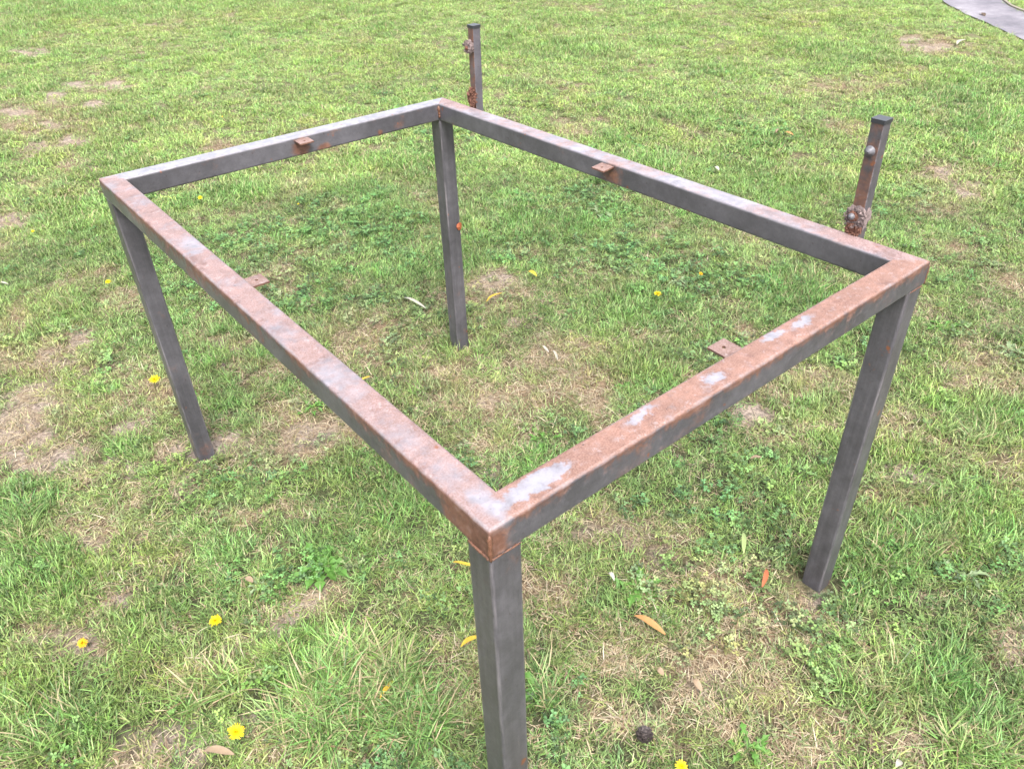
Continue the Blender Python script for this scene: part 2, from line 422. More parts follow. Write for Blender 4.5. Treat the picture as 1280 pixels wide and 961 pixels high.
def sample(n, rmin, rmax, pw=1.0):
    """points on the lawn in the wedge before the camera (and a margin either side)"""
    th = rng.uniform(math.radians(-14), math.radians(86), n)          # angle from +Y towards +X
    r = (rng.uniform(0, 1, n)*(rmax**(2/pw)-rmin**(2/pw))+rmin**(2/pw))**(pw/2)
    x = CAM[0]-.25*math.sin(YAW)+r*np.sin(th); y = CAM[1]-.25*math.cos(YAW)+r*np.cos(th)
    k = path_dist(x, y) > -.012+.03*rng.random(n)
    ok = np.ones(n, bool)
    for lx, ly in LEGS: ok &= ~((abs(x-lx) < .048) & (abs(y-ly) < .048))
    return x[k & ok], y[k & ok]
G0 = np.array([.136, .240, .066]); GL = np.array([.096, .212, .050]); GC = np.array([.082, .160, .052])
GY = np.array([.215, .285, .062]); GD = np.array([.27, .225, .12])
def tints(x, y, F, base):
    n = len(x); c = np.tile(base, (n, 1)).astype(float)
    y_ = (F['yellow']*.75)[:, None]; c = c*(1-y_)+GY*y_
    d = (F['dry']*.55)[:, None]; c = c*(1-d)+GD*d
    l = (F['lush']*.55*(1-F['dry']))[:, None]; c = c*(1-l)+GL*l
    c *= (.86+.28*rng.random(n))[:, None]*(.62+.76*fbm(x, y, 5, 91))[:, None]
    c[:, 0] *= .85+.3*rng.random(n); c[:, 2] *= .8+.4*rng.random(n)
    return c
def lawn():
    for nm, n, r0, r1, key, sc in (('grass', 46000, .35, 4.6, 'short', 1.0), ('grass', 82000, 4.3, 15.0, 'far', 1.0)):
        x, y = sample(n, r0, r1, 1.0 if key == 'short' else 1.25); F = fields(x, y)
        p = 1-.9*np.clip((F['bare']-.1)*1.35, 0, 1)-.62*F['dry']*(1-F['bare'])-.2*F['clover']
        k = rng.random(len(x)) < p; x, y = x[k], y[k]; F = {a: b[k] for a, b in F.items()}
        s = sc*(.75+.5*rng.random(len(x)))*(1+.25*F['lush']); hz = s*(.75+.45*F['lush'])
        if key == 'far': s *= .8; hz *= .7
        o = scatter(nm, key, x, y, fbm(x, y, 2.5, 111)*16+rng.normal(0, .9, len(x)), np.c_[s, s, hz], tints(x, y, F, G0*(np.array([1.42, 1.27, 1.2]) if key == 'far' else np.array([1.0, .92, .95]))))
        tag(o, 'short patchy mown grass covering the lawn nearest the steel frame' if key == 'short' else 'mown grass of the lawn stretching back to the path', 'grass', kind='stuff')
    # longer, greener clumps
    x, y = sample(38000, .35, 9, 1.35); F = fields(x, y)
    k = rng.random(len(x)) < np.clip(F['lush']*1.3-.18, 0, .9)*(1-.6*F['dry']); x, y = x[k], y[k]; F = {a: b[k] for a, b in F.items()}
    s = (.7+.45*rng.random(len(x))); ang = fbm(x, y, 3, 101)*14
    o = scatter('lush_grass', 'lush', x, y, ang, np.c_[s, s, s*(.65+.35*rng.random(len(x)))], tints(x, y, F, GL))
    tag(o, 'longer bright green clumps of grass standing in the lawn', 'grass', kind='stuff')
    # dead straw lying on the soil
    x, y = sample(64000, .35, 10, 1.25); F = fields(x, y)
    k = rng.random(len(x)) < np.clip(.10+F['dry']*1.0+F['bare']*.35-.3*F['lush'], 0, 1)*(1-.25*F['bare']); x, y = x[k], y[k]
    s = .7+.6*rng.random(len(x)); t = np.ones((len(x), 3))*.2
    o = scatter('straw', 'straw', x, y, rng.uniform(0, 6.28, len(x)), np.c_[s, s, s], t, .06, .003)
    tag(o, 'pale dead straw lying between the blades and over the dry patches', 'dry grass', kind='stuff')
    # clover and other small round leaves
    x, y = sample(26000, .35, 6.5, 1.2); F = fields(x, y)
    k = rng.random(len(x)) < np.clip(F['clover']*1.1-.05, .02, .95)*(1-.5*F['dry']); x, y = x[k], y[k]; F = {a: b[k] for a, b in F.items()}
    s = .7+.6*rng.random(len(x))
    o = scatter('clover', 'clover', x, y, rng.uniform(0, 6.28, len(x)), np.c_[s, s, s], tints(x, y, F, GC), .15, .004)
    tag(o, 'small clover leaves growing in patches through the lawn', 'clover', kind='stuff')
    # the few really tall tufts near the viewer
    X = []; Y = []
    for px, py, rx, ry, n in ((450, 855, 75, 42, 150), (395, 900, 50, 40, 60), (520, 900, 40, 30, 50), (40, 905, 60, 40, 40), (840, 205, 16, 8, 26), (1225, 925, 50, 30, 40),
                              (684, 870, 12, 24, 14), (30, 660, 22, 30, 24), (275, 735, 20, 16, 8), (1110, 850, 70, 50, 26), (250, 860, 50, 30, 24), (80, 385, 34, 12, 22),
                              (1219, 535, 50, 24, 44), (990, 362, 46, 18, 50), (1130, 690, 50, 22, 36), (640, 258, 24, 10, 12)):
        for _ in range(n):
            a = U(0, 6.28); r = math.sqrt(random.random()); g = at(px+rx*r*math.cos(a), py+ry*r*math.sin(a)); X.append(g[0]); Y.append(g[1])
    x, y = np.array(X), np.array(Y); F = fields(x, y); s = np.where(np.hypot(x-at(450, 860)[0], y-at(450, 860)[1]) < .35, .62, .42)+.4*rng.random(len(x))
    o = scatter('tall_grass', 'tall', x, y, rng.uniform(0, 6.28, len(x)), np.c_[s*1.2, s*1.2, s*.8], tints(x, y, F, GL*1.12+np.array([.012, 0, .01])), .2)
    tag(o, 'tall unmown tufts of coarse grass at the front of the lawn', 'grass', kind='stuff')
lawn()

# ------------------------------------------------------------------ steel materials
def steel(name, top=.3, side=0.0, edge=.3, halos=(), worn=(), tone=(.056, .053, .060), dust=(.27, .21, .215), zt=H, sheen_film=(.215, .20, .225), blend=None):
    t = NT(name); P = t.n('ShaderNodeTexCoord').outputs['Object']
    N = t.n('ShaderNodeSeparateXYZ'); t.l(t.n('ShaderNodeNewGeometry').outputs['Normal'], N.inputs[0])
    Z = t.n('ShaderNodeSeparateXYZ'); t.l(P, Z.inputs[0])
    wn = t.n('ShaderNodeTexNoise'); t.l(P, wn.inputs['Vector']); wn.inputs['Scale'].default_value = 38; wn.inputs['Detail'].default_value = 5; wn.inputs['Roughness'].default_value = .75
    wv = t.n('ShaderNodeVectorMath', operation='MULTIPLY_ADD'); t.l(wn.outputs['Color'], wv.inputs[0]); wv.inputs[1].default_value = (.05, .05, 0); wv.inputs[2].default_value = (-.025, -.025, 0)
    wa = t.n('ShaderNodeVectorMath', operation='ADD'); t.l(P, wa.inputs[0]); t.l(wv.outputs[0], wa.inputs[1]); PW = wa.outputs[0]
    n1 = t.noise(P, 11, 6, .62, .3); n2 = t.noise(P, 55, 5, .7); n3 = t.noise(P, 420, 3, .7); n4 = t.noise(P, 5, 3, .5)
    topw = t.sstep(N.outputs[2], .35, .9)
    if blend:       # the two near rails rust differently; the change is gradual round their corner
        d = t.math('ADD', t.math('SUBTRACT', Z.outputs[1], Z.outputs[0]), t.math('MULTIPLY', t.math('SUBTRACT', n2, .5), .12))
        m = t.sstep(d, -.06, .03); top = t.math('ADD', top, t.math('MULTIPLY', m, blend[0]-top)); dust = t.mix(m, dust, blend[1])
    zz = t.math('ADD', Z.outputs[2], t.math('MULTIPLY', t.math('SUBTRACT', n2, .5), .03))
    spill = t.sstep(zz, zt-.024, zt-.001)
    under = t.sstep(zz, zt-.052, zt-.040, 1, 0)
    v = t.math('MULTIPLY', topw, top)
    v = t.math('ADD', v, t.math('MULTIPLY', t.math('MULTIPLY', spill, edge), t.math('SUBTRACT', 1.0, topw)))
    v = t.math('ADD', v, side)
    v = t.math('ADD', v, t.math('MULTIPLY', t.math('SUBTRACT', n1, .5), 1.5))
    v = t.math('ADD', v, t.math('MULTIPLY', t.math('SUBTRACT', n2, .5), .8))
    for c, r, k in halos: v = t.math('ADD', v, t.math('MULTIPLY', t.ellipse(P, c, r), k))
    for c, r, k in worn: v = t.math('SUBTRACT', v, t.math('MULTIPLY', t.sstep(t.ellipse(PW, c, r), 0, .7), k))
    rust = t.sstep(v, .05, .55)
    # bare steel: grey mill scale, face-up sides get a dusty film with sky sheen painted in
    st = t.mix(t.sstep(n4, .35, .65), tone, tuple(q*1.45 for q in tone))
    st = t.mix(t.sstep(n3, .55, .75, 0, .5), st, tuple(q*1.9 for q in tone))
    st = t.mix(t.math('MULTIPLY', topw, t.sstep(n2, .3, .7, .45, .9)), st, sheen_film)
    # rust: brown where thick, dusty pink where thin
    rc = t.ramp(t.math('ADD', t.math('MULTIPLY', n2, .6), t.math('MULTIPLY', n1, .4)),
                [(.32, (.045, .022, .016)), (.45, (.095, .042, .028)), (.58, (.14, .068, .046)), (.7, (.18, .105, .08))])
    rc = t.mix(t.math('MULTIPLY', topw, t.sstep(n3, .38, .62, .35, .95)), rc, dust)
    dk = t.sstep(t.noise(P, 19, 8, .82, .5), .53, .60, 0, .55)
    rc = t.mix(dk, rc, (.10, .050, .042))
    lt = t.sstep(t.noise(P, 70, 4, .8, .3), .58, .64, 0, .4)
    rc = t.mix(t.math('MULTIPLY', lt, topw), rc, (.30, .25, .25))
    col = t.mix(rust, st, rc)
    # small orange flecks
    fl = t.math('MULTIPLY', t.sstep(t.noise(P, 38, 2, .5), .70, .76), .8)
    col = t.mix(fl, col, (.17, .055, .02))
    pit = t.sstep(t.noise(P, 130, 2, .5), .68, .76, 0, .7)
    col = t.mix(pit, col, (.03, .02, .02))
    mott = t.sstep(t.noise(P, 34, 6, .8, .2), .35, .68, .84, 1.16)
    if name.startswith('dark'):
        sm = t.n('ShaderNodeVectorMath', operation='MULTIPLY'); t.l(P, sm.inputs[0]); sm.inputs[1].default_value = (75, 75, 3.5)
        mott = t.math('MULTIPLY', mott, t.sstep(t.noise(sm.outputs[0], 1.0, 5, .7), .33, .68, .88, 1.18))
    cm = t.n('ShaderNodeCombineColor')
    for q in range(3): t.l(mott, cm.inputs[q])
    col = t.mix(1.0, col, cm.outputs[0], 'MULTIPLY')
    ea = t.n('ShaderNodeAttribute', attribute_name='edge').outputs['Fac']
    stretch = t.n('ShaderNodeVectorMath', operation='MULTIPLY'); t.l(P, stretch.inputs[0]); stretch.inputs[1].default_value = (60, 60, 6) if name.startswith('dark') else (14, 14, 60)
    ew = t.math('MULTIPLY', ea, t.sstep(t.noise(stretch.outputs[0], 1.0, 5, .7), .42, .66, 0, .75))
    col = t.mix(ew, col, (.17, .155, .165))
    scr = t.sstep(t.noise(stretch.outputs[0], 2.3, 4, .7), .62, .74, 0, .5)
    col = t.mix(scr, col, (.12, .105, .11))
    for c, r, k in worn:
        w = t.math('MULTIPLY', t.sstep(t.math('ADD', t.ellipse(PW, c, r), t.math('MULTIPLY', t.math('SUBTRACT', n2, .5), .9)), .0, .95), k*.62)
        w = t.math('MULTIPLY', w, t.sstep(n3, .3, .6, .45, 1))
        col = t.mix(t.math('MINIMUM', w, 1.0), col, (.225, .22, .25))
    rg = t.math('ADD', t.math('MULTIPLY', rust, .25), t.math('MULTIPLY_ADD', n2, .2, .27))
    hg = t.math('ADD', t.math('MULTIPLY', n3, .5), t.math('MULTIPLY', n2, .8))
    return t.out(t.bsdf(col, rg, (hg, .35, .0012), metal=.12, spec=.5))
def plain(name, col, rough=.6, nscale=80, var=.35, bump=.3, metal=0.0):
    t = NT(name); P = t.n('ShaderNodeTexCoord').outputs['Object']; n = t.noise(P, nscale, 5, .65)
    c = t.mix(n, tuple(q*(1-var) for q in col), tuple(min(1, q*(1+var)) for q in col))
    return t.out(t.bsdf(c, rough, (n, bump, .002), metal=metal))

def tw(px, py): g = at(px, py, H); return (g[0], g[1], H)
WORN = [(tw(672, 603), (.074, .020, .02), 1.7), (tw(803, 518), (.05, .012, .02), .75), (tw(893, 473), (.035, .014, .02), .95),
        (tw(967, 420), (.045, .014, .02), .85), (tw(1004, 402), (.05, .013, .02), .8)]
WORN_AD = [(tw(612, 640), (.03, .06, .02), .35), (tw(560, 590), (.03, .18, .02), .2), (tw(420, 480), (.03, .15, .02), .15)]
M_AB = M_AD = steel('rusty_steel_near_rails', .85, .05, .45, worn=WORN+WORN_AD, dust=(.225, .128, .102), sheen_film=(.25, .232, .262), blend=(.44, (.225, .158, .155)),
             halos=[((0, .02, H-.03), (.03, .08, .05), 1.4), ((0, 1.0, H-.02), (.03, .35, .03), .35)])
M_DC = steel('grey_steel_far_rail', -.12, -.12, .1, sheen_film=(.25, .24, .272), halos=[((.51, 1.47, H-.03), (.05, .03, .05), 1.1), ((.57, 1.47, H-.045), (.03, .03, .02), 1.2),
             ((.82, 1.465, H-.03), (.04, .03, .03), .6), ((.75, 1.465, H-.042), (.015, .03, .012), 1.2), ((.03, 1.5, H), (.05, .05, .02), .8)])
M_CB = steel('dusty_steel_right_rail', .34, -.14, .05, sheen_film=(.26, .24, .272), dust=(.25, .182, .182), halos=[((.96, .75, H-.03), (.03, .05, .05), .7), ((1.0, .1, H), (.06, .25, .02), .6), ((1.0, 1.44, H), (.06, .14, .02), .5)])
M_LEG = steel('dark_steel_leg', 0, -.16, 0, tone=(.050, .047, .053), zt=5)
M_LEGR = steel('dark_steel_leg_rusty_foot', 0, -.16, 0, tone=(.050, .047, .053), zt=5,
               halos=[((D[0]+.02, D[1]-.03, 0), (.08, .08, .14), .35), ((C_[0]-.03, C_[1]-.03, 0), (.08, .08, .2), .3), ((B[0], B[1]+.02, 0), (.06, .06, .10), .5)])
M_WELD = plain('weld_metal', (.11, .048, .028), .55, 120, .6, 1.0)
M_TAB = steel('rusty_plate', .9, .5, .3, dust=(.20, .135, .12))
M_HOLE = plain('hole_inside', (.02, .015, .012), .9)
M_POST = steel('post_steel', .1, -.05, 0, zt=5, tone=(.062, .057, .066))
M_POSTR = steel('post_rusty_face', .5, .42, 0, zt=5)
M_CAP = plain('black_plastic_cap', (.022, .023, .028), .4, 40, .2, .1)
M_BOLT = plain('galvanised_bolt', (.10, .097, .108), .5, 150, .4, .5, .2)
M_CRUST = plain('pale_crust', (.15, .112, .108), .95, 160, .55, 1.0)
M_RCRUST = plain('rust_crust', (.12, .052, .034), .9, 120, .7, 1.0)

# ------------------------------------------------------------------ frame
W = .05
def rprof(w, r, seg=5):
    """rounded square in [0,w]^2, counter-clockwise"""
    out = []
    for cx, cy, a0 in ((w-r, r, -90), (w-r, w-r, 0), (r, w-r, 90), (r, r, 180)):
        for i in range(seg+1):
            a = math.radians(a0+90*i/seg); out.append((cx+r*math.cos(a), cy+r*math.sin(a)))
    return out
def edge_attr(o, n, S):
    a = o.data.attributes.new('edge', 'FLOAT', 'POINT'); m = n//4
    a.data.foreach_set('value', [math.sin(math.pi*(i % m)/(m-1)) for k in range(S+1) for i in range(n)])
def rail(name, P0, P1, Q0, Q1, mat, parent):
    """hollow-section rail between outer corners P0,P1 whose inner corners are Q0,Q1 (mitred both ends)"""
    pr = rprof(W, .0055); V = []; F = []; S = 24
    def corner(P, Q, s): return P+(Q-P)*(s/W)
    for k in range(S+1):
        u = k/S
        for (s, h) in pr:
            a = corner(P0, Q0, s); b = corner(P1, Q1, s); p = a*(1-u)+b*u
            V.append((p[0], p[1], H-W+h))
    n = len(pr)
    for k in range(S):
        for i in range(n): F.append((k*n+i, k*n+(i+1) % n, (k+1)*n+(i+1) % n, (k+1)*n+i))
    o = mesh_obj(name, V, F, mat, parent); edge_attr(o, n, S)
    bm = bmesh.new(); bm.from_mesh(o.data); bmesh.ops.recalc_face_normals(bm, faces=bm.faces); bm.to_mesh(o.data); bm.free()
    return o
def inner(P, N1, N2):
    """corner offset inwards by W from the two sides leaving P towards N1 and N2"""
    a = (N1-P)/np.linalg.norm(N1-P); b = (N2-P)/np.linalg.norm(N2-P)
    return P+(a+b)*W/abs(a[0]*b[1]-a[1]*b[0])
iA, iB, iC, iD = inner(A, B, D), inner(B, A, C_), inner(C_, B, D), inner(D, C_, A)
frame = empty('steel_table_frame', (0, 0, 0))
tag(frame, 'rusty welded square-tube steel table frame with four legs standing on the patchy lawn', 'table frame')
g = 0.0
def pull(P, Q, d): v = (Q-P)/np.linalg.norm(Q-P); return P+v*d, Q-v*d
for nm, a, b, ia, ib, mt, lb in (('rail', A, B, iA, iB, M_AB, 'orange-rusted short rail nearest the right front leg with pale worn patches'),
                                 ('rail', B, C_, iB, iC, M_CB, 'long far rail carrying the two short posts'),
                                 ('rail', C_, D, iC, iD, M_DC, 'least rusted short rail at the back left'),
                                 ('rail', D, A, iD, iA, M_AD, 'long near rail with pinkish rust')):
    a2, b2 = pull(a, b, g); ia2, ib2 = pull(ia, ib, g)
    tag(rail(nm, a2, b2, ia2, ib2, mt, frame), lb)
def box_tube(name, x0, y0, w, z0, z1, mat, parent, r=.004, shift=(0, 0), seg=5, wy=None):
    pr = rprof(w, r, seg); V = []; F = []; S = 14; n = len(pr)
    for k in range(S+1):
        u = k/S
        for (a, b) in pr: V.append((x0+a+shift[0]*u, y0+b+shift[1]*u, z0+(z1-z0)*u))
    for k in range(S):
        for i in range(n): F.append((k*n+i, k*n+(i+1) % n, (k+1)*n+(i+1) % n, (k+1)*n+i))
    F.append(tuple(range(n))[::-1]); F.append(tuple(range(S*n, S*n+n)))
    o = mesh_obj(name, V, F, mat, parent); edge_attr(o, n, S); return o
def corner_box(P, Q): return min(P[0], Q[0]), min(P[1], Q[1])
for P, Q, mt, lb, off in ((A, iA, M_LEG, 'front leg cut by the bottom of the picture', (.0012, .0012)), (B, iB, M_LEGR, None, (-.0012, .0012)),
                          (C_, iC, M_LEGR, None, (-.0012, -.0012)), (D, iD, M_LEGR, None, (.0012, -.0012))):
    x0, y0 = corner_box(P, Q); ins = .0006
    foot = {'A': (0, 0)}
    l = box_tube('leg', x0+off[0]*.8, y0+off[1]*.8, W-.0012, -.012, H-W-.0005, mt, frame, .005)
    if lb: tag(l, lb)
# weld beads: lumpy strings along the joints
def bead(pts, r, mat, parent, name='weld_bead', step=.0035):
    V = []; F = []; pts = [np.array(p, float) for p in pts]; ring = 6; prev = 0
    for a, b in zip(pts[:-1], pts[1:]):
        L = np.linalg.norm(b-a); n = max(2, int(L/step)); d = (b-a)/L
        h = np.array([0, 0, 1.]) if abs(d[2]) < .9 else np.array([1., 0, 0]); u = np.cross(d, h); u /= np.linalg.norm(u); w = np.cross(d, u)
        st = len(V)
        for i in range(n+1):
            rr = r*(.65+.6*random.random()) * (.5 if i in (0, n) else 1); c = a+(b-a)*i/n+u*U(-.25, .25)*r
            for k in range(ring):
                t_ = 2*math.pi*k/ring; V.append(c+u*rr*math.cos(t_)+w*rr*math.sin(t_))
            if i:
                for k in range(ring):
                    F.append((st+(i-1)*ring+k, st+(i-1)*ring+(k+1) % ring, st+i*ring+(k+1) % ring, st+i*ring+k))
        F.append(tuple(st+k for k in range(ring))[::-1]); F.append(tuple(st+n*ring+k for k in range(ring)))
    return mesh_obj(name, V, F, mat, parent, smooth=True)
zb = H-W
bead([(C_[0]-W-.001, C_[1]-W-.001, H-.006), (C_[0]-W-.001, C_[1]-W-.001, zb+.008)], .0042, M_WELD, frame)
bead([(.0008, .0008, H-.007), (.0008, .0008, zb-.001)], .0034, M_WELD, frame)
bead([(.001, .046, zb-.0003), (.001, .002, zb-.0003)], .0024, M_WELD, frame)
bead([(.001, .001, zb-.0003), (.02, .001, zb-.0003), (.047, .001, zb-.0003)], .0014, M_WELD, frame)
bead([(B[0], .0, H-.008), (B[0], .0, zb+.001)], .0016, M_WELD, frame)
bead([(B[0]-.046, .001, zb-.0003), (B[0]-.003, .001, zb-.0003)], .0013, M_WELD, frame)
bead([(iD[0], iD[1], H-.006), (iD[0], iD[1], zb+.004)], .002, M_WELD, frame)

# four drilled plates welded to the inner faces
def mounting_tab(cx, cy, ang, sag, lb, wd=.04, pr=.037, zt=H-.006):
    """plate reaching inwards; ang = direction it points"""
    th = .0035; ca, sa = math.cos(ang), math.sin(ang); hr = .0032; hx, hy = pr*.55, 0; K = 16
    ring = [(hx+hr*math.cos(2*math.pi*k/K), hy+hr*math.sin(2*math.pi*k/K)) for k in range(K)]
    sq = []
    for k in range(K):
        a = 2*math.pi*k/K; dx, dy = math.cos(a), math.sin(a)
        tx = ((pr if dx > 0 else -.002)-hx)/dx if abs(dx) > 1e-6 else 1e9
        ty = ((wd/2 if dy > 0 else -wd/2)-hy)/dy if abs(dy) > 1e-6 else 1e9
        q = min(abs(tx), abs(ty)); sq.append((hx+dx*q, hy+dy*q))
    # snap nearest samples to the true corners
    for c in ((pr, wd/2), (pr, -wd/2), (-.002, wd/2), (-.002, -wd/2)):
        i = min(range(K), key=lambda j: (sq[j][0]-c[0])**2+(sq[j][1]-c[1])**2); sq[i] = c
    V = []; F = []
    for z in (0, -th):
        for L in (ring, sq):
            for (x, y) in L: V.append((cx+ca*x-sa*y, cy+sa*x+ca*y, zt+z-sag*x))
    for k in range(K):
        j = (k+1) % K
        F += [(k, K+k, K+j, j), (2*K+k, 2*K+j, 3*K+j, 3*K+k), (K+k, 3*K+k, 3*K+j, K+j), (k, j, 2*K+j, 2*K+k)]
    o = mesh_obj('mounting_tab', V, F, M_TAB, frame); tag(o, lb)
    bead([(cx-sa*(-wd/2+.003), cy+ca*(-wd/2+.003), zt-th-.0015), (cx-sa*(wd/2-.003), cy+ca*(wd/2-.003), zt-th-.0015)], .0028, M_WELD, o)
mounting_tab(.0512, .782, 0, .02, 'drilled plate on the long near rail')
mounting_tab(.5165, .0512, math.pi/2, -.04, 'drilled plate on the orange-rusted front rail', pr=.036)
mounting_tab(.512, 1.466, -math.pi/2, .06, 'drilled plate on the back left rail with a rust stain below', pr=.034)
mounting_tab(.9582, .760, math.pi, .08, 'drilled plate on the long far rail', pr=.034)

# posts bolted outside the far rail
def blob(name, c, r, mat, parent, seed, rough=.35, sub=3, keep=None):
    bm = bmesh.new(); bmesh.ops.create_icosphere(bm, subdivisions=sub, radius=1); rr = random.Random(seed)
    ph = [(rr.uniform(-1, 1), rr.uniform(-1, 1), rr.uniform(-1, 1), rr.uniform(4, 13)) for _ in range(10)]
    for v in bm.verts:
        d = 1+rough*sum(math.sin(f*(a*v.co.x+b*v.co.y+c_*v.co.z)+f) for a, b, c_, f in ph)/4+rr.uniform(-.07, .07)
        v.co = Vector((v.co.x*r[0]*d, v.co.y*r[1]*d, v.co.z*r[2]*d))+Vector(c)
    me = bpy.data.meshes.new(name); bm.to_mesh(me); bm.free(); me.materials.append(mat)
    o = bpy.data.objects.new(name, me); COL.objects.link(o); o.parent = parent; return o
def bolt_head(c, r, parent, mat=None, dome=.006, shank=.004, name='bolt_head'):
    """domed head whose axis runs along -X, on a short neck"""
    V = []; F = []; K = 14; prof = [(0, r*1.25), (-.0025, r*1.3), (-.003, r)]+[(-.003-dome*math.sin(a), r*math.cos(a)) for a in (.25, .55, .85, 1.15, 1.4)]
    for x, q in prof:
        for k in range(K): V.append((c[0]+x, c[1]+q*math.cos(2*math.pi*k/K), c[2]+q*math.sin(2*math.pi*k/K)))
    for i in range(len(prof)-1):
        for k in range(K): F.append((i*K+k, (i+1)*K+k, (i+1)*K+(k+1) % K, i*K+(k+1) % K))
    F.append(tuple((len(prof)-1)*K+k for k in range(K)))
    return mesh_obj(name, V, F, mat or M_BOLT, parent, smooth=True)
def crumbs(name, c, r, mat, parent, seed, n=90, s=.0022):
    """rough flakes clinging round a joint, one ragged mass"""
    rr = random.Random(seed); V = []; F = []
    for _ in range(n):
        a = rr.uniform(0, 6.28); b = rr.gauss(0, .5); q = rr.uniform(.75, 1.12)
        p = Vector((c[0]+r[0]*rr.uniform(-1, 1), c[1]+r[1]*q*math.cos(a), c[2]+r[2]*q*math.sin(a)))
        ss = s*rr.uniform(.5, 1.6); b0 = len(V)
        for _k in range(4): V.append(p+Vector((rr.gauss(0, ss), rr.gauss(0, ss), rr.gauss(0, ss))))
        F += [(b0, b0+1, b0+2), (b0, b0+2, b0+3), (b0, b0+3, b0+1), (b0+1, b0+3, b0+2)]
    return mesh_obj(name, V, F, mat, parent)
X0 = 1.0155
def post(y0, shy, lb, kind):
    w = .0255; z0, z1 = H-.045, H+.213
    o = box_tube('post', X0, y0, w, z0, z1, M_POST, frame, .0022, (0, shy)); tag(o, lb)
    o.data.materials.append(M_POSTR)
    for p in o.data.polygons:
        if p.normal.x < -.8: p.material_index = 1
    cp = box_tube('end_cap', X0-.0012+0, y0-.0012+shy, w+.0024, z1-.0035, z1+.004, M_CAP, o, .002)
    yc = y0+w/2
    if kind == 'right':
        bolt_head((X0-.0003, yc+shy*.8+.002, H+.160), .0078, o, dome=.0075)
        blob('nut', (X0-.006, yc+.0045, H+.036), (.006, .010, .010), M_RCRUST, o, 5, .12)
        bolt_head((X0-.0115, yc+.0045, H+.037), .0052, o, dome=.004)
        cr_ = blob('crust', (X0-.001, yc+.001, H+.034), (.0055, .0185, .019), M_CRUST, o, 8, .3)
        cr_.data.materials[0] = M_CRUST
        tag(crumbs('crust', (X0-.003, yc+.001, H+.034), (.006, .018, .018), M_CRUST, o, 3, 420, .0016), 'pale furry crust round the lower bolt', kind='stuff')
        blob('rust_lump', (X0+.012, y0-.001, H+.032), (.011, .0035, .016), M_CRUST, o, 9, .4)
        tag(crumbs('rust_flakes', (X0-.003, yc, H+.009), (.006, .012, .010), M_RCRUST, o, 4, 260, .0022), 'flaking rust at the foot of the post', kind='stuff')
        V = blob('rust_mass', (X0-.001, yc+.001, H+.010), (.006, .012, .011), M_RCRUST, o, 12, .35)
    else:
        blob('crust', (X0-.008, yc+shy*.8, H+.163), (.008, .015, .016), M_CRUST, o, 18, .22)
        tag(crumbs('crust', (X0-.009, yc+shy*.8, H+.163), (.008, .014, .015), M_CRUST, o, 6, 380, .0016), 'pale crust round the upper bolt', kind='stuff')
        blob('bolt_shank', (X0-.016, yc+shy*.8, H+.161), (.004, .006, .006), M_RCRUST, o, 22, .15)
        blob('rust_mass', (X0-.004, yc-.002, H+.022), (.007, .0125, .026), M_RCRUST, o, 28, .3)
        tag(crumbs('rust_flakes', (X0-.006, yc-.002, H+.024), (.007, .012, .024), M_RCRUST, o, 7, 420, .002), 'flaking rust over the lower bolt', kind='stuff')
        bolt_head((X0-.012, yc+.004, H+.034), .0055, o, M_RCRUST, dome=.004)
    return o
post(.1425, .003, 'short post with a black end cap and clean bolt near the right front corner', 'right')
post(1.351, -.004, 'short post with a pale crusted bolt near the back corner', 'left')

# ------------------------------------------------------------------ dandelions
def tissue(name, col, trans=.3, rough=.55, var=.25, nscale=120):
    t = NT(name); P = t.n('ShaderNodeTexCoord').outputs['Object']; n = t.noise(P, nscale, 4, .6)
    c = t.mix(n, tuple(q*(1-var) for q in col), tuple(min(1, q*(1+var)) for q in col))
    b = t.bsdf(c, rough, spec=.3); tr = t.n('ShaderNodeBsdfTranslucent'); t.l(c, tr.inputs[0])
    mx = t.n('ShaderNodeMixShader'); mx.inputs[0].default_value = trans; t.l(b, mx.inputs[1]); t.l(tr.outputs[0], mx.inputs[2])
    return t.out(mx.outputs[0])
M_PETAL = tissue('yellow_petal', (.58, .45, .008)); M_PETALO = tissue('orange_yellow_petal', (.55, .33, .01))
M_STEM = tissue('green_stem', (.12, .16, .05)); M_LEAFG = tissue('weed_leaf', (.085, .19, .035)); M_LEAFP = tissue('pale_weed_leaf', (.17, .225, .115))
def gz(x, y): return float(ground_z(np.array([x]), np.array([y]))[0])
